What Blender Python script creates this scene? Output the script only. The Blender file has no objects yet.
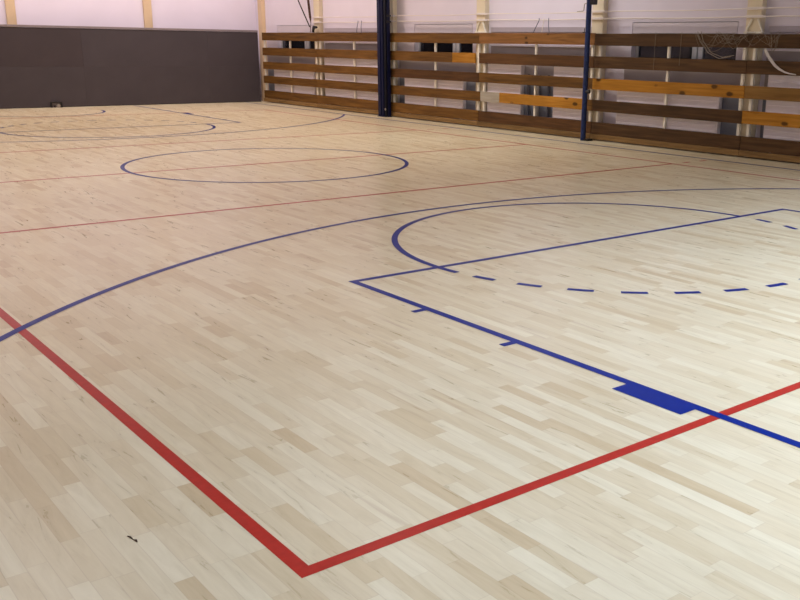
import bpy, bmesh, math, random
from mathutils import Vector, Matrix
R = random.Random(7)
scene = bpy.context.scene
col = scene.collection
D2R = math.pi / 180

# ------------------------------------------------------------------ mesh helpers
class MB:
    """collects shapes (world coordinates) and links them as one mesh object"""
    def __init__(self, frame=None):
        self.bm = bmesh.new(); self.f = frame or (lambda a, b, c: Vector((a, b, c)))
    def box(self, x0, x1, y0, y1, z0, z1, bev=0.0, frame=None):
        f = frame or self.f
        t = bmesh.new()
        bmesh.ops.create_cube(t, size=1.0)
        for v in t.verts:
            v.co = Vector((x0 + (v.co.x + .5) * (x1 - x0), y0 + (v.co.y + .5) * (y1 - y0), z0 + (v.co.z + .5) * (z1 - z0)))
        if bev:
            bmesh.ops.bevel(t, geom=list(t.edges), offset=bev, segments=2, affect='EDGES', profile=.6)
        for v in t.verts: v.co = f(*v.co)
        self._join(t); return self
    def _join(self, t):
        me = bpy.data.meshes.new('tmp'); t.to_mesh(me); t.free()
        self.bm.from_mesh(me); bpy.data.meshes.remove(me)
    def tube(self, pts, r, n=8, frame=None, cap=True):
        f = frame or self.f
        P = [f(*p) for p in pts]; rings = []
        for i, p in enumerate(P):
            a = P[max(i - 1, 0)]; b = P[min(i + 1, len(P) - 1)]
            d = (b - a).normalized()
            u = d.orthogonal().normalized() if i == 0 else (pu - d * pu.dot(d)).normalized()
            pu = u; w = d.cross(u)
            rr = r[i] if isinstance(r, (list, tuple)) else r
            rings.append([self.bm.verts.new(p + (u * math.cos(2 * math.pi * k / n) + w * math.sin(2 * math.pi * k / n)) * rr) for k in range(n)])
        for a, b in zip(rings, rings[1:]):
            for k in range(n):
                self.bm.faces.new((a[k], a[(k + 1) % n], b[(k + 1) % n], b[k]))
        if cap:
            self.bm.faces.new(rings[0][::-1]); self.bm.faces.new(rings[-1])
        return self
    def cyl(self, p0, p1, r, n=16): return self.tube([p0, p1], r, n)
    def quad(self, pts):
        self.bm.faces.new([self.bm.verts.new(self.f(*p)) for p in pts]); return self
    def arc(self, c, r0, r1, a0, a1, z, n=None):
        n = n or max(2, int(abs(a1 - a0) / 1.5))
        prev = None
        for i in range(n + 1):
            a = (a0 + (a1 - a0) * i / n) * D2R
            v = [self.bm.verts.new((c[0] + r * math.cos(a), c[1] + r * math.sin(a), z)) for r in (r0, r1)]
            if prev: self.bm.faces.new((prev[0], prev[1], v[1], v[0]))
            prev = v
        return self
    def rect(self, x0, x1, y0, y1, z):
        return self.quad([(x0, y0, z), (x1, y0, z), (x1, y1, z), (x0, y1, z)])
    def build(self, name, mat, parent=None, smooth=False, flat=False):
        bm = self.bm
        bmesh.ops.recalc_face_normals(bm, faces=list(bm.faces))
        if flat:
            for f in bm.faces:
                if f.normal.z < 0: f.normal_flip()
        xs = [v.co for v in bm.verts]
        lo = Vector([min(c[i] for c in xs) for i in range(3)]); hi = Vector([max(c[i] for c in xs) for i in range(3)])
        o = Vector(((lo.x + hi.x) / 2, (lo.y + hi.y) / 2, lo.z))
        for v in bm.verts: v.co -= o
        me = bpy.data.meshes.new(name); bm.to_mesh(me); bm.free()
        if smooth:
            for p in me.polygons: p.use_smooth = True
            me.set_sharp_from_angle(angle=40 * D2R)
        ob = bpy.data.objects.new(name, me); col.objects.link(ob)
        me.materials.append(mat)
        ob.location = o
        if parent:
            ob.parent = parent; ob.location = o - wloc(parent)
        return ob

def wloc(o):
    l = o.location.copy()
    while o.parent: o = o.parent; l += o.location
    return l
def thing(name, label, cat, loc, group=None):
    o = bpy.data.objects.new(name, None); col.objects.link(o); o.location = loc
    o.empty_display_size = .1
    return tag(o, label, cat, group)
def tag(o, label, cat, group=None):
    o['label'] = label; o['category'] = cat
    if group: o['group'] = group
    return o
def struct(o, label=None):
    o['kind'] = 'structure'
    if label: o['label'] = label
    return o

# the long right-hand wall leans a hair off the court's axis: (d outward, y along, z)
def wf(d, y, z): return Vector((5.932 - .008 * y + d, y + .008 * d, z))
def WB(): return MB(wf)

# ------------------------------------------------------------------ materials
class NT:
    def __init__(self, name):
        m = bpy.data.materials.new(name); m.use_nodes = True
        self.m = m; self.t = m.node_tree; self.b = self.t.nodes['Principled BSDF']
    def n(self, kind, **kw):
        nd = self.t.nodes.new(kind)
        for k, v in kw.items():
            if k in nd.bl_rna.properties: setattr(nd, k, v)
            else: nd.inputs[k].default_value = v
        return nd
    def l(self, a, b): self.t.links.new(a, b)
    def math(self, op, a, b=None, c=None):
        nd = self.n('ShaderNodeMath', operation=op)
        for i, x in enumerate((a, b, c)):
            if x is None: continue
            if hasattr(x, 'is_linked'): self.l(x, nd.inputs[i])
            else: nd.inputs[i].default_value = x
        return nd.outputs[0]
    def mix(self, fac, a, b, blend='MIX'):
        nd = self.n('ShaderNodeMix', data_type='RGBA', blend_type=blend)
        for s, x in ((nd.inputs[0], fac), (nd.inputs[6], a), (nd.inputs[7], b)):
            if hasattr(x, 'is_linked'): self.l(x, s)
            else: s.default_value = x if not isinstance(x, tuple) else (*x, 1)[:4]
        return nd.outputs[2]
    def ramp(self, fac, stops):
        nd = self.n('ShaderNodeValToRGB'); cr = nd.color_ramp
        while len(cr.elements) < len(stops): cr.elements.new(.5)
        for e, (p, c) in zip(cr.elements, stops):
            e.position = p; e.color = (*c, 1)
        self.l(fac, nd.inputs[0]); return nd.outputs[0]
def lin(r, g, b):
    f = lambda c: c / 12.92 if c <= .04045 else ((c + .055) / 1.055) ** 2.4
    return (f(r / 255), f(g / 255), f(b / 255))

def plain(name, rgb, rough=.6, metal=0.0, spec=.5, vary=.08, scale=3.0, bump=0.0):
    k = NT(name); b = k.b
    tc = k.n('ShaderNodeTexCoord')
    nz = k.n('ShaderNodeTexNoise', Scale=scale, Detail=4.0); k.l(tc.outputs['Object'], nz.inputs['Vector'])
    dark = tuple(c * (1 - vary) for c in rgb); lite = tuple(min(1, c * (1 + vary)) for c in rgb)
    k.l(k.ramp(nz.outputs['Fac'], [(.3, dark), (.7, lite)]), b.inputs['Base Color'])
    b.inputs['Roughness'].default_value = rough; b.inputs['Metallic'].default_value = metal
    b.inputs['Specular IOR Level'].default_value = spec
    if bump:
        bp = k.n('ShaderNodeBump', Strength=bump, Distance=.004); k.l(nz.outputs['Fac'], bp.inputs['Height']); k.l(bp.outputs[0], b.inputs['Normal'])
    return k.m

def wood(name, dark, mid, lite, knots=0.0, rough=.6):
    """board grain running along Y, different on every board"""
    k = NT(name); b = k.b
    tc = k.n('ShaderNodeTexCoord'); oi = k.n('ShaderNodeObjectInfo')
    off = k.n('ShaderNodeVectorMath', operation='SCALE'); cx = k.n('ShaderNodeCombineXYZ')
    for i in range(3): k.l(oi.outputs['Random'], cx.inputs[i])
    k.l(cx.outputs[0], off.inputs[0]); off.inputs['Scale'].default_value = 37.0
    ad = k.n('ShaderNodeVectorMath', operation='ADD'); k.l(tc.outputs['Object'], ad.inputs[0]); k.l(off.outputs[0], ad.inputs[1])
    mp = k.n('ShaderNodeMapping'); mp.inputs['Scale'].default_value = (3, .9, 14); k.l(ad.outputs[0], mp.inputs['Vector'])
    nz = k.n('ShaderNodeTexNoise', Scale=1.6, Detail=6.0, Distortion=.7); k.l(mp.outputs[0], nz.inputs['Vector'])
    c = k.ramp(nz.outputs['Fac'], [(.25, dark), (.5, mid), (.75, lite)])
    n2 = k.n('ShaderNodeTexNoise', Scale=.9, Detail=2.0); k.l(ad.outputs[0], n2.inputs['Vector'])
    v = k.math('MULTIPLY_ADD', n2.outputs['Fac'], .5, .75)
    vv = k.math('MULTIPLY', v, k.math('MULTIPLY_ADD', oi.outputs['Random'], .3, .85))
    cc = k.n('ShaderNodeCombineColor'); [k.l(vv, cc.inputs[i]) for i in range(3)]
    c = k.mix(1.0, c, cc.outputs[0], 'MULTIPLY')
    if knots:
        m2 = k.n('ShaderNodeMapping'); m2.inputs['Scale'].default_value = (0, 3.6, 6.5); k.l(ad.outputs[0], m2.inputs['Vector'])
        vo = k.n('ShaderNodeTexVoronoi', Scale=1.0, Randomness=1.0); k.l(m2.outputs[0], vo.inputs['Vector'])
        n3 = k.n('ShaderNodeTexNoise', Scale=20.0); k.l(ad.outputs[0], n3.inputs['Vector'])
        dd = k.math('MULTIPLY_ADD', n3.outputs['Fac'], .12, vo.outputs['Distance'])
        kf = k.ramp(dd, [(.10 + knots, (1, 1, 1)), (.2 + knots, (0, 0, 0))])
        sep = k.n('ShaderNodeSeparateColor'); k.l(kf, sep.inputs[0])
        gate = k.math('LESS_THAN', vo.outputs['Color'], .52)
        c = k.mix(k.math('MULTIPLY', k.math('MULTIPLY', sep.outputs[0], .85), gate), c, tuple(x * .16 for x in dark))
    k.l(c, b.inputs['Base Color'])
    b.inputs['Roughness'].default_value = rough; b.inputs['Specular IOR Level'].default_value = .2
    bp = k.n('ShaderNodeBump', Strength=.15, Distance=.003); k.l(nz.outputs['Fac'], bp.inputs['Height']); k.l(bp.outputs[0], b.inputs['Normal'])
    return k.m

def parquet(name):
    """maple strip parquet: 62 mm strips along the court, random staggered lengths"""
    k = NT(name); b = k.b
    tc = k.n('ShaderNodeTexCoord'); sp = k.n('ShaderNodeSeparateXYZ'); k.l(tc.outputs['Object'], sp.inputs[0])
    X, Y = sp.outputs[0], sp.outputs[1]
    W = .062
    rx = k.math('DIVIDE', X, W); row = k.math('FLOOR', rx); fx = k.math('FRACT', rx)
    wn = k.n('ShaderNodeTexWhiteNoise', noise_dimensions='1D'); k.l(row, wn.inputs['W'])
    L = k.math('MULTIPLY_ADD', wn.outputs['Value'], .16, .34)
    wn2 = k.n('ShaderNodeTexWhiteNoise', noise_dimensions='1D'); k.l(k.math('ADD', row, 517.3), wn2.inputs['W'])
    ry = k.math('ADD', k.math('DIVIDE', Y, L), k.math('MULTIPLY', wn2.outputs['Value'], 9.0))
    # uneven lengths: bend the running coordinate a little
    ry = k.math('ADD', ry, k.math('MULTIPLY', k.math('SINE', k.math('MULTIPLY', ry, 2.1)), .28))
    idx = k.math('FLOOR', ry); fy = k.math('FRACT', ry)
    cv = k.n('ShaderNodeCombineXYZ'); k.l(row, cv.inputs[0]); k.l(idx, cv.inputs[1])
    w3 = k.n('ShaderNodeTexWhiteNoise', noise_dimensions='3D'); k.l(cv.outputs[0], w3.inputs['Vector'])
    rnd = w3.outputs['Value']
    tone = k.ramp(rnd, [(0.0, lin(199, 181, 144)), (.08, lin(205, 190, 154)), (.25, lin(211, 198, 164)), (.5, lin(214, 202, 169)), (.8, lin(217, 207, 175)), (1, lin(221, 212, 181))])
    # grain
    go = k.n('ShaderNodeVectorMath', operation='SCALE'); k.l(w3.outputs['Color'], go.inputs[0]); go.inputs['Scale'].default_value = 60.0
    ga = k.n('ShaderNodeVectorMath', operation='ADD'); k.l(tc.outputs['Object'], ga.inputs[0]); k.l(go.outputs[0], ga.inputs[1])
    mp = k.n('ShaderNodeMapping'); mp.inputs['Scale'].default_value = (22, 2.6, 1); k.l(ga.outputs[0], mp.inputs['Vector'])
    nz = k.n('ShaderNodeTexNoise', Scale=1.0, Detail=5.0, Roughness=.6, Distortion=1.3); k.l(mp.outputs[0], nz.inputs['Vector'])
    g = k.ramp(nz.outputs['Fac'], [(.22, (.84, .815, .78)), (.45, (.955, .945, .93)), (.6, (1.0, 1.0, 1.0)), (.8, (1.06, 1.06, 1.06))])
    c = k.mix(1.0, tone, g, 'MULTIPLY')
    # heartwood streaks on some strips
    mp2 = k.n('ShaderNodeMapping'); mp2.inputs['Scale'].default_value = (34, 1.6, 1); k.l(ga.outputs[0], mp2.inputs['Vector'])
    n2 = k.n('ShaderNodeTexNoise', Scale=.8, Detail=3.0, Distortion=.4); k.l(mp2.outputs[0], n2.inputs['Vector'])
    st = k.n('ShaderNodeMapRange'); st.inputs[1].default_value = .60; st.inputs[2].default_value = .74
    k.l(n2.outputs['Fac'], st.inputs[0])
    sel = k.math('LESS_THAN', w3.outputs['Color'], .36)
    c = k.mix(k.math('MULTIPLY', k.math('MULTIPLY', st.outputs[0], .34), sel), c, lin(160, 126, 96))
    # dirt clouds, very soft
    n4 = k.n('ShaderNodeTexNoise', Scale=.55, Detail=3.0); k.l(tc.outputs['Object'], n4.inputs['Vector'])
    dc = k.ramp(n4.outputs['Fac'], [(.3, (.94, .93, .91)), (.7, (1.03, 1.03, 1.03))])
    c = k.mix(1.0, c, dc, 'MULTIPLY')
    # joints
    ex = k.math('MINIMUM', fx, k.math('SUBTRACT', 1.0, fx)); ey = k.math('MULTIPLY', k.math('MINIMUM', fy, k.math('SUBTRACT', 1.0, fy)), 6.0)
    e = k.math('MINIMUM', ex, ey)
    jr = k.n('ShaderNodeMapRange'); jr.inputs[1].default_value = .0; jr.inputs[2].default_value = .035; jr.inputs[3].default_value = .22; jr.inputs[4].default_value = 0.0
    k.l(e, jr.inputs[0])
    c = k.mix(jr.outputs[0], c, lin(150, 122, 96))
    k.l(c, b.inputs['Base Color'])
    rr = k.n('ShaderNodeMapRange'); k.l(nz.outputs['Fac'], rr.inputs[0]); rr.inputs[3].default_value = .25; rr.inputs[4].default_value = .32
    k.l(rr.outputs[0], b.inputs['Roughness'])
    b.inputs['Specular IOR Level'].default_value = .32
    bp = k.n('ShaderNodeBump', Strength=.05, Distance=.002); k.l(nz.outputs['Fac'], bp.inputs['Height']); k.l(bp.outputs[0], b.inputs['Normal'])
    return k.m

M = dict(
    floor=parquet('maple_parquet'),
    red=plain('red_line_paint', lin(170, 46, 36), .3, 0.0, .12, vary=.10, scale=30),
    blue=plain('blue_line_paint', lin(2, 36, 118), .3, 0.0, .09, vary=.06, scale=30),
    wall=plain('white_wall_paint', lin(224, 216, 226), .8, vary=.03, scale=1.2, bump=.05),
    dado=plain('painted_shade_grey', lin(124, 128, 140), .75, vary=.06, scale=2),
    shade_panel2=plain('painted_shade_warm_grey', lin(160, 150, 150), .75, vary=.06, scale=2),
    cream=plain('cream_pilaster_paint', lin(224, 210, 180), .6, vary=.05, scale=4),
    ceiling=plain('ceiling_paint', lin(120, 112, 104), .9, vary=.03),
    barrier=plain('charcoal_barrier_panel', lin(62, 55, 58), .75, vary=.08, scale=2.2),
    barrier2=plain('brown_grey_barrier_panel', lin(58, 49, 51), .75, vary=.08, scale=2.2),
    shade_tone=plain('painted_shade_pale_grey', lin(186, 176, 182), .7, vary=.05),
    caprail=plain('grey_cap_rail', lin(128, 118, 118), .6, vary=.06),
    board=wood('brown_varnished_board', lin(76, 51, 19), lin(104, 71, 29), lin(124, 88, 40), 0.0),
    darkboard=wood('dark_stained_board', lin(62, 44, 25), lin(82, 58, 34), lin(98, 72, 43), 0.0),
    redboard=wood('deep_brown_board', lin(62, 41, 20), lin(82, 54, 27), lin(98, 67, 36), 0.0),
    pine=wood('orange_pine_board', lin(138, 92, 26), lin(165, 112, 34), lin(184, 130, 50), .12),
    knotty=wood('knotty_brown_board', lin(100, 66, 32), lin(128, 87, 45), lin(146, 102, 58), .06),
    dull=wood('dull_pine_board', lin(118, 84, 38), lin(138, 101, 50), lin(152, 115, 62), 0.0),
    greyboard=wood('grey_board', lin(140, 132, 116), lin(156, 148, 132), lin(170, 162, 148), 0.0),
    oak=wood('oak_kick_board', lin(100, 76, 44), lin(124, 96, 57), lin(142, 112, 70), 0.0),
    steel=plain('cream_white_steel', lin(238, 231, 212), .45, vary=.04),
    tan=plain('tan_pilaster_paint', lin(212, 186, 148), .6, vary=.05, scale=4),
    bluesteel=plain('dark_blue_enamel', lin(5, 13, 50), .45, 0.0, .3, vary=.15, scale=6),
    bluesteel2=plain('worn_blue_paint', lin(26, 42, 84), .5, 0.0, .3, vary=.35, scale=24),
    navy=plain('dark_navy_steel', lin(8, 10, 22), .5, 0.0, .25, vary=.12),
    black=plain('black_plastic', lin(22, 20, 20), .5, vary=.1),
    rope=plain('dark_brown_rope', lin(70, 48, 36), .9, vary=.25, scale=60),
    cord=plain('black_cord', lin(36, 30, 30), .9, vary=.2, scale=60),
    twine=plain('pale_net_twine', lin(148, 136, 120), .9, vary=.12, scale=40),
    strap=plain('white_webbing', lin(206, 198, 192), .8, vary=.06),
    radiator=plain('white_radiator_enamel', lin(238, 230, 232), .5, vary=.03),
    winframe=plain('grey_white_window_frame', lin(186, 186, 190), .5, vary=.04),
    blind=plain('pale_blind_box', lin(214, 205, 210), .6, vary=.04),
    recess=plain('grey_reveal', lin(130, 120, 126), .8, vary=.05),
    pipe=plain('white_pipe_enamel', lin(226, 216, 208), .4, vary=.03),
    darkpipe=plain('grey_blue_pipe', lin(92, 96, 112), .5, vary=.08),
    chip=plain('dark_wood_chip', lin(58, 40, 28), .7, vary=.2, scale=80),
    silver=plain('dull_silver', lin(170, 162, 152), .4, metal=.6, vary=.1, scale=40),
)
kg = NT('window_glass'); kg.b.inputs['Transmission Weight'].default_value = 1.0
kg.b.inputs['Base Color'].default_value = (.3, .36, .46, 1); kg.b.inputs['Roughness'].default_value = .02
M['glass'] = kg.m

# ------------------------------------------------------------------ the hall's shell
XL, YN, YB, HC = -7.6, -14.2, 12.35, 6.6
BOARD_T = .035
floor = MB().box(XL - .2, 6.75, YN - .2, YB + .2, -.12, 0).build('floor', M['floor']); struct(floor, 'pale maple strip parquet floor with painted court lines')
cl = MB().box(XL - .2, 6.75, YN - .2, YB + .2, HC, HC + .12).build('ceiling', M['ceiling']); struct(cl)
struct(MB().box(XL - .2, XL, YN, YB, 0, HC).build('wall_left', M['wall']))
struct(MB().box(XL, 6.55, YN - .2, YN, 0, HC).build('wall_front', M['wall']))
wb = MB().box(XL, 6.6, YB, YB + .2, 0, HC).build('wall_back', M['wall']); struct(wb, 'white wall above the dark grey barrier')
for x in (-2.99, .06, 3.11):
    MB().box(x, x + .195, YB - .06, YB, 0, HC, .008).build('pilaster', M['tan'], wb)

# right wall with three window openings
WD = .21                       # wall face behind the plank fence
WIN = [(-2.64, -.62), (3.42, 5.33), (9.25, 11.22)]
WZ0, WZ1 = 1.27, 1.905
m = WB()
m.box(WD, WD + .2, YN, YB + .1, 0, WZ0); m.box(WD, WD + .2, YN, YB + .1, WZ1, HC)
ys = [YN] + [v for w in WIN for v in w] + [YB + .1]
for a, b in zip(ys[::2], ys[1::2]): m.box(WD, WD + .2, a, b, WZ0, WZ1)
wr = m.build('wall_right', M['wall']); struct(wr, 'white wall with cream pilasters behind the plank fence')
for y in (-5.95, -3.0, .02, 3.03, 6.03, 9.05, 11.95):
    WB().box(.105, WD, y - (.14 if y > 11 else .09), y + (.06 if y > 11 else .16), 0, HC, .008).build('pilaster', M['tan' if y > 11 else 'cream'], wr)
# grey panels painting in the wall's recess shade, and thin ledges between the pilasters
for a, b in [(-5.78, -3.17), (-2.83, -.15), (.19, 2.86), (3.2, 5.86), (6.2, 8.88), (9.22, 11.78)]:
    win = [w for w in WIN if a - .5 < w[0] < b]
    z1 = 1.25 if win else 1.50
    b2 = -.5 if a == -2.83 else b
    WB().box(WD - .012, WD, a, b2, 0.0, .95).build('dado', M['dado'], wr)  # no real dado: recess and under-sill shade coloured in as a grey panel
    WB().box(WD - .012, WD, a, b2, .95, z1).build('dado', M['shade_panel2'], wr)  # upper part of the same coloured-in shade, warmer grey
    if not win:
        WB().box(WD - .03, WD, a, b, 1.50, 1.535, .004).build('ledge', M['wall'], wr)
        WB().box(WD - .02, WD, a, b, 1.75, 1.835, .004).build('shade_strip', M['shade_tone'], wr)  # soft shade line on the wall, coloured in as a grey strip
# windows
for i, (a, b) in enumerate(WIN):
    d0 = WD + .10
    fr = WB().box(d0, d0 + .05, a, a + .06, WZ0, WZ1).box(d0, d0 + .05, b - .06, b, WZ0, WZ1).box(d0, d0 + .05, a, b, WZ0, WZ0 + .06).box(d0, d0 + .05, a, b, WZ1 - .06, WZ1)
    mid = (a + b) / 2 + (-.24 if i == 0 else -.32)
    fr.box(d0 - .01, d0 + .05, mid - .1, mid - .012, WZ0, WZ1).box(d0 - .01, d0 + .05, mid + .012, mid + .1, WZ0, WZ1)
    w = fr.build('window_%d' % (i + 1), M['winframe']); struct(w, 'low window of dark glass behind the plank fence')
    WB().box(d0 + .018, d0 + .026, a + .06, mid - .1, WZ0 + .06, WZ1 - .06).build('pane', M['glass'], w)
    WB().box(d0 + .018, d0 + .026, mid + .1, b - .06, WZ0 + .06, WZ1 - .06).build('pane', M['glass'], w)
    WB().box(WD - .0, d0 - .012, a + .01, b - .01, 1.735, 1.895, .004).build('blind_box', M['blind'], w)
    WB().box(WD - .05, d0, a - .03, b + .03, WZ0 - .03, WZ0, .005).build('sill', M['radiator'], w)

# ------------------------------------------------------------------ court markings (paint on the floor)
ZR, ZB = .0006, .0016
ZSTEP = [0]
def zz(z):
    ZSTEP[0] += 1; return z + ZSTEP[0] * 2e-5
def line(name, mat, z, rects, label):
    m = MB(); z = zz(z)
    for r in rects: m.rect(*r, z)
    o = m.build(name, M[mat], floor, flat=True); o['label'] = label; return o
t = .05
line('sideline', 'red', ZR, [(-4.5, -4.5 + t, -9, 9)], 'red sideline of the small court on the left')
line('sideline', 'red', ZR, [(4.5 - t, 4.5, -9, 9)], 'red sideline of the small court by the plank fence')
line('end_line', 'red', ZR, [(-4.45, 4.45, -9, -9 + t)], 'red end line across the near floor')
line('end_line', 'red', ZR, [(-4.45, 4.45, 9 - t, 9)], 'red end line at the far end')
line('center_line', 'red', ZR, [(-4.45, 4.45, -.025, .025)], 'red centre line through the blue circle')
for s in (-1, 1):
    rs = [(-4.45, 4.45, min(s * 2.95, s * 3), max(s * 2.95, s * 3))]
    rs += [(q * (4.5 + .2 + .35 * k) if q > 0 else -(4.5 + .35 + .35 * k), (4.5 + .35 + .35 * k) if q > 0 else -(4.5 + .2 + .35 * k), min(s * 2.95, s * 3), max(s * 2.95, s * 3)) for q in (-1, 1) for k in (0, 1)]
    line('attack_line', 'red', ZR, rs, 'red attack line with dashes outside the sideline')
def arc_line(name, c, r, a0, a1, label, n=None):
    o = MB().arc(c, r - t / 2, r + t / 2, a0, a1, zz(ZB), n).build(name, M['blue'], floor, flat=True); o['label'] = label; return o
arc_line('center_circle', (0, 0), 1.775, 0, 360, 'blue centre circle', 160)
line('sideline', 'blue', ZB, [(5.325, 5.375, -12, 11.7)], 'blue sideline close to the plank fence')
line('sideline', 'blue', ZB, [(-5.375, -5.325, -12, 11.7)], 'blue sideline on the left')
line('end_line', 'blue', ZB, [(-5.325, 5.325, -12, -11.95)], 'blue end line behind the near lane')
for s, where in ((-1, 'near'), (1, 'far')):
    def rr(x0, x1, y0, y1): return (x0, x1, min(s * y0, s * y1), max(s * y0, s * y1))
    end = 11.95 if s < 0 else 11.7
    line('free_throw_line', 'blue', ZB, [rr(-2.5, 2.5, 6.0, 6.05)], 'blue free-throw line of the %s lane' % where)
    for q in (-1, 1):
        xs = lambda a, b: (q * a, q * b) if q > 0 else (q * b, q * a)
        rs = [rr(*xs(2.45, 2.5), 6.05, end)]
        rs += [rr(*xs(2.5, 2.585), y, y + .045) for y in (6.835, 7.64)]
        rs += [rr(*xs(2.5, 2.6), 8.465, 8.868)]
        rs += [rr(*xs(2.5, 2.585), y, y + .045) for y in (9.69,)]
        line('lane_line', 'blue', ZB, rs, 'blue lane line with marks and block, %s lane' % where)
    c = (0, s * 6.025)
    m = MB(); zc = zz(ZB)
    if s < 0: m.arc(c, 1.75, 1.8, 0, 186.6, zc, 120)
    else: m.arc(c, 1.75, 1.8, 180, 360, zc, 120)
    o = m.build('free_throw_circle', M['blue'], floor, flat=True); o['label'] = 'blue half circle on the %s free-throw line' % where
    m = MB()
    for k in range(15):
        a = 191.6 + 11.2 * k
        if s < 0: m.arc(c, 1.75, 1.8, a, a + 5.6, zc, 5)
        else: m.arc(c, 1.75, 1.8, a - 180, a - 180 + 5.6, zc, 5)
    o = m.build('dashed_circle', M['blue'], floor, flat=True); o['label'] = 'dashed blue half circle inside the %s lane' % where
    c = (0, s * 10.422)
    a = math.degrees(math.acos(5.325 / 6.389))
    arc_line('three_point_arc', c, 6.389, (a if s < 0 else 180 + a), (180 - a if s < 0 else 360 - a), 'blue three-point arc at the %s end' % where, 150)
    arc_line('no_charge_arc', c, 1.3, (0 if s < 0 else 180), (180 if s < 0 else 360), 'small blue half circle under the %s basket' % where, 60)

# ------------------------------------------------------------------ plank fence in front of the right wall
fence = thing('plank_fence', 'long brown plank fence with open gaps along the right wall', 'fence', wf(.05, 3.5, 0))
ROW = [(.11, .305), (.482, .665), (.833, 1.012), (1.177, 1.366), (1.54, 1.73)]   # bottom to top
Y_END, Y_NEAR = 11.66, -6.2
J = [Y_NEAR, -2.98, .0, 2.98, 6.0, 8.97, Y_END]
over = {  # (row, bay from the near end): list of (y0, y1, material, label)
    (1, 0): [(-6.2, -2.96, 'pine', 'knotty orange pine board')],
    (2, 0): [(-6.2, -2.98, 'dull', 'dull yellow pine board')],
    (2, 1): [(-2.98, .02, 'pine', 'knotty orange pine board')],
    (1, 2): [(.0, .2, 'board', None), (.2, 2.38, 'pine', 'knotty orange pine board'), (2.38, 2.93, 'greyboard', 'unpainted grey board')],
    (4, 2): [(.0, 2.98, 'knotty', 'brown board with dark knots')],
    (3, 3): [(3.1, 3.8, 'pine', 'short orange pine board'), (3.8, 6.0, 'board', None)],
    (1, 3): [(2.93, 6.0, 'board', None)],
}
for r, (z0, z1) in enumerate(ROW):
    for bay in range(6):
        dm = 'darkboard' if bay < 2 else ('redboard' if (r, bay) in ((2, 3), (3, 2), (0, 2)) else 'board')
        segs = over.get((r, bay), [(J[bay], J[bay + 1], dm, None)])
        for (a, b, mt, lb) in segs:
            dz = R.uniform(-.004, .004); ang = R.uniform(-.0012, .0012); L2 = (a + b) / 2
            fr = (lambda d, y, z, dz=dz, ang=ang, L2=L2: wf(d, y, z + dz + ang * (y - L2)))
            dd = R.uniform(0, .004)
            o = MB(fr).box(dd, BOARD_T + dd, a + .003, b - .003, z0, z1, .005).build('board', M[mt], fence)
            if lb: o['label'] = lb
for bay in range(6):
    o = WB().box(-.018, BOARD_T, J[bay] + .002, J[bay + 1] - .002, .018, .104, .006).build('kick_board', M['oak'], fence)
    o['label'] = 'lighter oak kick board'
for y in (-4.5, -1.52, 1.46, 4.40, 7.40, 10.30):
    WB().box(BOARD_T + .006, BOARD_T + .045, y - .02, y + .02, 0, 1.72, .004).build('post', M['steel'], fence)
for y in (-5.94, -2.98, .0, 2.96, 5.95, 8.95):
    for s in (-1, 1):
        WB().box(BOARD_T + .006, BOARD_T + .05, y + s * .085 - .022, y + s * .085 + .022, 0, 1.732, .004).build('post', M['steel'], fence)
WB().box(BOARD_T + .006, BOARD_T + .05, Y_END - .05, Y_END - .005, 0, 1.72, .004).build('post', M['steel'], fence)

# ------------------------------------------------------------------ radiators in the wall bays
def radiator(a, b, zt, label):
    root = thing('radiator', label, 'radiator', wf(WD - .06, (a + b) / 2, 0), 'radiators behind the plank fence')
    d0, d1 = WD - .10, WD - .015
    m = WB().box(d0, d1, a, b, .22, zt, .012)
    m.build('body', M['radiator'], root)
    g = WB(); z = .30
    while z < zt - .06:
        g.box(d0 - .012, d0 + .002, a + .03, b - .03, z, z + .035, .005); z += .085
    g.build('ribs', M['radiator'], root)
    for y in (a + .12, b - .12):
        WB().box(d0 + .02, d1 - .01, y - .02, y + .02, 0, .24, .004).build('foot', M['radiator'], root)
    WB().box(d0 - .004, d1, a - .005, b + .005, zt, zt + .02, .005).build('top_grille', M['winframe'], root)
radiator(-5.7, -3.28, 1.19, 'white radiator nearest the right edge of the photo')
radiator(-2.48, -.44, .9, 'white radiator under the nearest window, by the tangled net')
radiator(.24, 1.06, 1.19, 'short white radiator beside the thin blue post')
radiator(1.9, 2.86, 1.19, 'short white radiator behind the grey and orange boards')
radiator(3.58, 5.56, .9, 'white radiator under the window right of the thick blue post')
radiator(6.25, 8.8, 1.19, 'white radiator left of the thick blue post, below bare wall')
radiator(9.27, 11.3, .9, 'white radiator under the farthest window')

# riser pipes between the two short radiators
g_r = 'riser pipes in the middle bay'
for y, mt, r, lb in ((1.74, 'darkpipe', .022, 'dark grey riser pipe, leftmost of three in the middle bay'), (1.50, 'pipe', .03, 'white riser pipe, middle of three in the middle bay'), (1.22, 'darkpipe', .022, 'dark grey riser pipe, rightmost of three in the middle bay')):
    o = WB().cyl((WD - .06, y, 0), (WD - .06, y, 1.02), r).build('riser_pipe', M[mt], smooth=True); tag(o, lb, 'pipe', g_r)

# ------------------------------------------------------------------ pair of thin pipes along the wall
for z, nm, yf in ((2.075, 'upper', 9.3), (1.965, 'lower', 9.3)):
    root = thing('wall_pipe', '%s of the two thin white pipes running along the right wall' % nm, 'pipe', wf(.08, 2, z), 'thin pipes along the right wall')
    pts = [(.085, -6.4 + i * .5, z - .012 * math.sin(i * math.pi / 6.0) ** 2) for i in range(int((yf + 6.4) / .5) + 1)]
    WB().tube(pts, .0085, 8).build('pipe_run', M['pipe'], root, smooth=True)
    for y in (-5.95, -3.0, .02, 3.03, 6.03, 9.05):
        WB().box(.07, .125, y - .15, y + .15, z - .018, z + .018, .005).build('clamp', M['pipe'], root)

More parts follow.
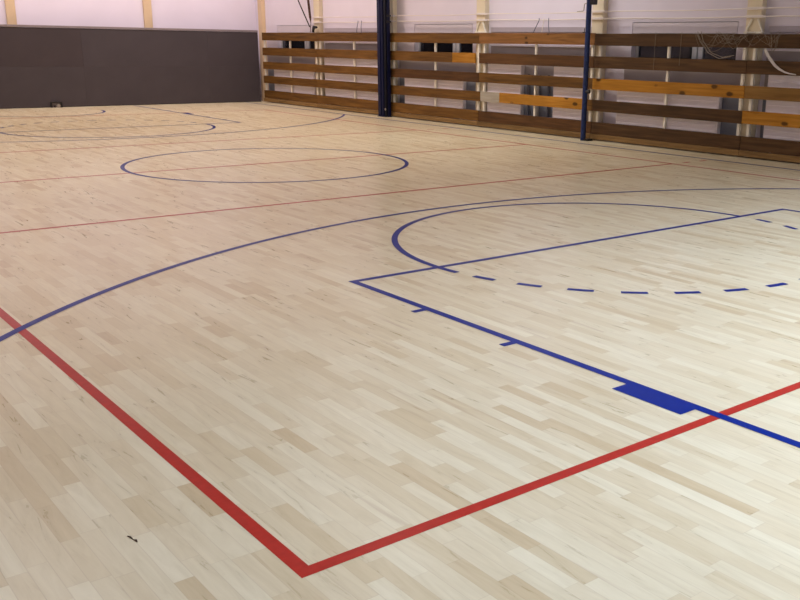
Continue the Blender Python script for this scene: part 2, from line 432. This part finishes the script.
# strap collars round the pilasters, just above the top board
for y, lb in ((-3.0, 'cream steel brace on the pilaster by the tangled net'), (3.03, 'cream steel brace on the pilaster between the two blue posts')):
    root = thing('brace', lb, 'brace', wf(.09, y, 1.74), 'braces above the top board')
    for s in (-1, 1):
        WB().tube([(.085, y + s * .15, 1.735), (.085, y + s * .05, 1.93)], .014, 8).build('arm', M['steel'], root, smooth=True)
    WB().box(.06, .11, y - .16, y + .16, 1.735, 1.76, .004).build('foot_plate', M['steel'], root)

# ------------------------------------------------------------------ thick blue post
by = 6.0
post = thing('hoop_post', 'thick dark blue steel post standing against the plank fence', 'post', wf(-.14, by, 0))
WB().box(-.17, -.03, by - .06, by + .145, 0, 4.6, .008).build('column', M['bluesteel'], post)
WB().box(-.185, -.168, by + .015, by + .055, 0.02, 4.6, .004).build('guide_rail', M['bluesteel'], post)
WB().box(-.15, -.03, by - .145, by - .068, 0, 4.6, .006).build('side_channel', M['navy'], post)
WB().box(-.12, -.05, by - .17, by - .147, 0, 4.6, .004).build('cable_cover', M['bluesteel'], post)
for z in (1.95, 2.07):
    WB().box(-.13, -.04, by - .2, by - .15, z - .02, z + .02, .004).build('clamp', M['black'], post)
WB().box(-.19, -.02, by - .16, by + .16, 0, .012, .003).build('base_plate', M['bluesteel'], post)
WB().cyl((-.16, by - .11, .16), (-.135, by - .11, .16), .025, 12).build('knob', M['silver'], post, smooth=True)

# thin blue net post with winch crank
ny = -.015
net_post = thing('net_post', 'thin worn dark blue net post in front of the plank fence', 'post', wf(-.19, ny, 0))
WB().cyl((-.2, ny, 0), (-.15, ny + .02, 3.1), .043, 20).build('tube', M['bluesteel2'], net_post, smooth=True)
WB().box(-.22, -.1, ny - .13, ny - .03, 0, .035, .006).build('foot', M['black'], net_post)
WB().cyl((-.19, ny - .03, .80), (-.19, ny - .10, .80), .028, 14).build('pulley', M['black'], net_post, smooth=True)
WB().box(-.2, -.12, ny - .13, ny - .03, 2.17, 2.32, .008).build('winch', M['black'], net_post)
WB().tube([(-.17, ny + .045, 2.19), (-.17, ny + .10, 2.19), (-.17, ny + .115, 2.175), (-.17, ny + .125, 2.09), (-.17, ny + .14, 2.075), (-.17, ny + .27, 2.07)], .008, 8).build('crank', M['silver'], net_post, smooth=True)

# ------------------------------------------------------------------ ropes hanging by the third pilaster
def sag(p, q, s, n=14):
    return [tuple(p[k] + (q[k] - p[k]) * i / n - (s * math.sin(math.pi * i / n) if k == 2 else 0) for k in range(3)) for i in range(n + 1)]
tie = (-.07, 9.10, 1.86)
o = WB().tube(sag((.02, 9.36, 2.9), (.02, 9.2, 1.95), .02) + [(.02, 9.24, 1.74)], [.028] * 13 + [.016, .007, .007]).build('climbing_rope', M['rope'], smooth=True)
tag(o, 'thick brown rope hanging to the fence top by the far pilaster', 'rope')
o = WB().tube(sag((-.07, 9.95, 2.9), tie, .01), .014).build('black_cord', M['cord'], smooth=True)
tag(o, 'thin black cord slanting down to the fence top left of the brown rope', 'cord')
kn = thing('rope_cleat', 'black cleat on the fence top where the cords meet', 'cleat', wf(.015, 9.05, 1.738))
WB().tube([(.015, 9.10, 1.755), (.015, 9.09, 1.80), (.01, 9.05, 1.85), (.01, 8.92, 1.85)], [.03, .03, .04, .025], 10).build('hook', M['black'], kn, smooth=True)
WB().box(.0, .035, 9.06, 9.14, 1.738, 1.752, .003).build('plate', M['black'], kn)

# small wire hooks hanging from the lower pipe to the top board
def hook(y, mt, label, z0=1.965, lo=1.735, dy=.05):
    o = WB().tube([(.07, y, z0 + .02), (.06, y - .01, z0 - .02), (.05, y + dy * .4, (z0 + lo) / 2), (.045, y + dy, lo)], .0075, 6).build('wire_hook', M[mt], smooth=True)
    tag(o, label, 'hook', 'wire hooks on the pipes')
hook(1.42, 'darkpipe', 'bent wire hook on the pipe, left of a close pair', dy=.12)
hook(1.30, 'pipe', 'white wire hook on the pipe, middle of a close group', dy=.02)
hook(1.18, 'darkpipe', 'bent wire hook on the pipe, right of a close pair', dy=-.05)
hook(7.24, 'darkpipe', 'thin dark wire hook left of the thick blue post', dy=.03)
hook(7.10, 'darkpipe', 'thin dark wire hook nearest the thick blue post', dy=-.02)
bolt = WB().cyl((.018, .26, 1.738), (.018, .26, 1.81), .007, 10).box(.003, .033, .23, .29, 1.737, 1.75).build('bolt', M['black'])
tag(bolt, 'short black bolt standing on the top board beside the thin blue post', 'bolt')

# ------------------------------------------------------------------ tangled net, twine and strap near the right edge
net = thing('net', 'tangled pale string net draped over the top board at the right', 'net', wf(-.03, -2.7, 1.45))
def loop_pts(y0, y1, z0, zlow, d, n=16, ph=0):
    out = []
    for i in range(n + 1):
        u = i / n
        out.append((d - .012 * math.sin(math.pi * u) + .004 * math.sin(9 * u + ph), y0 + (y1 - y0) * u + .015 * math.sin(6 * u + ph), z0 + (zlow - z0) * math.sin(math.pi * u) + .012 * math.sin(11 * u + ph)))
    return out
RN = random.Random(3)
for k in range(26):
    y0 = RN.uniform(-3.45, -2.05); w_ = RN.uniform(.25, .6)
    y1 = max(-3.5, y0 - w_)
    z0 = RN.uniform(1.69, 1.765); zl = RN.uniform(1.44, 1.69)
    WB().tube(loop_pts(y0, y1, z0, zl, -.022 - .0015 * k, ph=RN.uniform(0, 6)), .0017, 5).build('string', M['twine'], net, smooth=True)
for y0, zz in ((-2.10, 1.38), (-2.16, 1.40)):
    WB().tube([(-.02, y0, 1.76), (-.03, y0 - .06, 1.62), (-.032, y0 - .22, 1.46), (-.03, y0 - .42, zz), (-.03, y0 - .62, zz + .03)], .0045, 6).build('edge_cord', M['twine'], net, smooth=True)
for y, zl, lb in ((-1.30, 1.12, 'thin twine hanging over the boards, left of the tangled net'), (-1.80, 1.26, 'shorter thin twine hanging over the boards beside the tangled net')):
    o = WB().tube([(-.012, y, 1.75), (-.014, y + .005, 1.5), (-.012, y + .012, zl)], .0022, 6).build('twine', M['twine'], smooth=True)
    tag(o, lb, 'string')
# white strap: a flat webbing band
def band(pts, w, th, frame):
    m = MB(frame); bm = m.bm; rings = []
    for i, p in enumerate(pts):
        a = Vector(pts[max(i - 1, 0)]); b = Vector(pts[min(i + 1, len(pts) - 1)])
        d = (b - a).normalized(); nrm = Vector((0, -d.z, d.y)); ww = w[i] if isinstance(w, list) else w
        P = Vector(p)
        rings.append([bm.verts.new(frame(*(P + nrm * sx * ww / 2 + Vector((sy * th / 2, 0, 0))))) for sx, sy in ((-1, -1), (1, -1), (1, 1), (-1, 1))])
    for a, b in zip(rings, rings[1:]):
        for k in range(4): bm.faces.new((a[k], a[(k + 1) % 4], b[(k + 1) % 4], b[k]))
    bm.faces.new(rings[0]); bm.faces.new(rings[-1][::-1])
    return m
sp = [(-.02, -3.28, 1.53), (-.022, -3.31, 1.47), (-.024, -3.38, 1.39), (-.025, -3.46, 1.31), (-.025, -3.53, 1.265), (-.024, -3.62, 1.225), (-.022, -3.70, 1.205), (-.02, -3.80, 1.195)]
o = band(sp, [.035, .045, .045, .04, .032, .024, .018, .014], .004, wf).build('strap', M['strap'])
tag(o, 'white webbing strap hanging across the second board at the right edge', 'strap')

# ------------------------------------------------------------------ grey barrier across the far end
barrier = thing('barrier', 'dark grey panel barrier across the far end of the hall', 'barrier', (-.7, 11.85, 0))
xs = [-6.9, -4.56, -1.56, 1.44, 4.44, 5.80]
for i, (a, b) in enumerate(zip(xs, xs[1:])):
    MB().box(a + .0008, b - .0008, 11.79, 11.87, .8975, 1.735, .0015).build('panel', M['barrier2' if i == 2 else 'barrier'], barrier)
    MB().box(a + .0008, b - .0008, 11.791, 11.87, .012, .897, .0015).build('panel', M['barrier'], barrier)
MB().box(-6.9, 5.80, 11.775, 11.885, 1.738, 1.785, .006).build('cap_rail', M['caprail'], barrier)
MB().box(-6.9, 5.80, 11.80, 11.87, 0, .012).build('floor_strip', M['black'], barrier)

# small black box at the barrier's foot
bx = thing('floor_box', 'small black open box at the foot of the grey barrier', 'box', (.75, 11.74, 0))
m = MB().box(.63, .87, 11.70, 11.772, .105, .125, .003).box(.63, .655, 11.70, 11.772, 0, .105, .003).box(.845, .87, 11.70, 11.772, 0, .105, .003).box(.655, .845, 11.755, 11.772, 0, .105)
m.build('housing', M['black'], bx)
MB().box(.657, .843, 11.745, 11.754, .004, .102).build('back_plate', M['caprail'], bx)
MB().cyl((.79, 11.705, .04), (.79, 11.75, .04), .036, 16).build('socket', M['silver'], bx, smooth=True)
MB().box(.69, .73, 11.72, 11.75, 0, .05, .004).build('plug', M['barrier'], bx)

# dark wood chip lying on the near floor
ch = MB()
for (p, q, w_) in (((-4.812, -8.440), (-4.806, -8.468), .003), ((-4.804, -8.476), (-4.801, -8.496), .0045)):
    ch.tube([(p[0], p[1], .002), ((p[0] + q[0]) / 2 + .002, (p[1] + q[1]) / 2, .0035), (q[0], q[1], .002)], [.0012, w_ * .75, .0015], 8)
ch.tube([(-4.806, -8.468, .0016), (-4.804, -8.476, .0016)], .0009, 6)
tag(ch.build('wood_chip', M['chip'], smooth=True), 'tiny dark wood chip on the near floor left of the red corner', 'chip')

# ------------------------------------------------------------------ lamps: two rows of hall lights under the ceiling, colours differ, plus added wall lights
def lamp(x, y, z, sx, sy, e, c, spread=180, aim=None, name='hall_and_fill_light'):
    l = bpy.data.lights.new(name, 'AREA'); l.shape = 'RECTANGLE'; l.size = sx; l.size_y = sy; l.energy = e; l.color = c
    l.spread = spread * D2R
    o = bpy.data.objects.new(name, l); col.objects.link(o); o.location = (x, y, z)
    if aim: o.rotation_euler = (Vector(aim) - Vector((x, y, z))).to_track_quat('-Z', 'Y').to_euler()
    return o
warm, pink, cool, white = (1, .77, .62), (1, .86, .82), (.92, .95, 1.0), (.68, .79, 1.0)
lamp(-3.4, 9.2, 6.4, 1.6, 3.0, 90, (1, .82, .80))
lamp(-2.8, 7.0, 6.4, 1.2, 4.0, 95, warm, 132); lamp(2.2, 7.0, 6.4, 1.2, 4.0, 115, warm, 132)
lamp(2.2, 9.8, 6.3, 9.0, .6, 215, (1, .86, .88), 120, (2.2, 12.3, 2.6))           # unseen lights added to brighten the far wall and the right wall
lamp(4.3, 7.5, 6.3, .6, 6.0, 120, (1, .86, .88), 130, (6.2, 7.5, 3.0))
lamp(4.3, 1.2, 6.3, .6, 4.0, 95, cool, 120, (6.2, 1.2, 3.0))
lamp(-3.0, 1.5, 6.4, 1.2, 4.0, 100, pink, 132); lamp(2.0, 1.0, 6.4, 1.2, 4.0, 120, (1, .86, .78), 132)
lamp(-4.0, -4.5, 6.4, 1.2, 4.0, 100, pink, 132)
lamp(-1.2, -12.0, 6.4, 2.4, 2.0, 380, (.64, .76, 1.0), 110); lamp(2.6, -10.0, 6.4, 2.4, 2.0, 285, white, 100)

w = bpy.data.worlds.new('night'); w.use_nodes = True; scene.world = w
w.node_tree.nodes['Background'].inputs[0].default_value = (.02, .03, .06, 1)
w.node_tree.nodes['Background'].inputs[1].default_value = .05

# ------------------------------------------------------------------ camera
cam = bpy.data.cameras.new('camera'); co = bpy.data.objects.new('camera', cam); col.objects.link(co)
cam.sensor_width = 36; cam.lens = 943.208 * 36 / 800; cam.shift_x = -93.353 / 800; cam.clip_start = .05
Rx, Uy, Fz = Vector((.76583459, -.6428522, .01544117)), Vector((.15666027, .20981226, .96510952)), Vector((.62366253, .73669523, -.26139088))
mt = Matrix((Rx, Uy, -Fz)).transposed().to_4x4(); mt.translation = (-5.67298, -11.23808, 1.52697)
co.matrix_world = mt
scene.camera = co
scene.view_settings.view_transform = 'Standard'; scene.view_settings.look = 'None'
scene.view_settings.gamma = 1; scene.view_settings.use_curve_mapping = False
scene.view_settings.exposure = 0.0
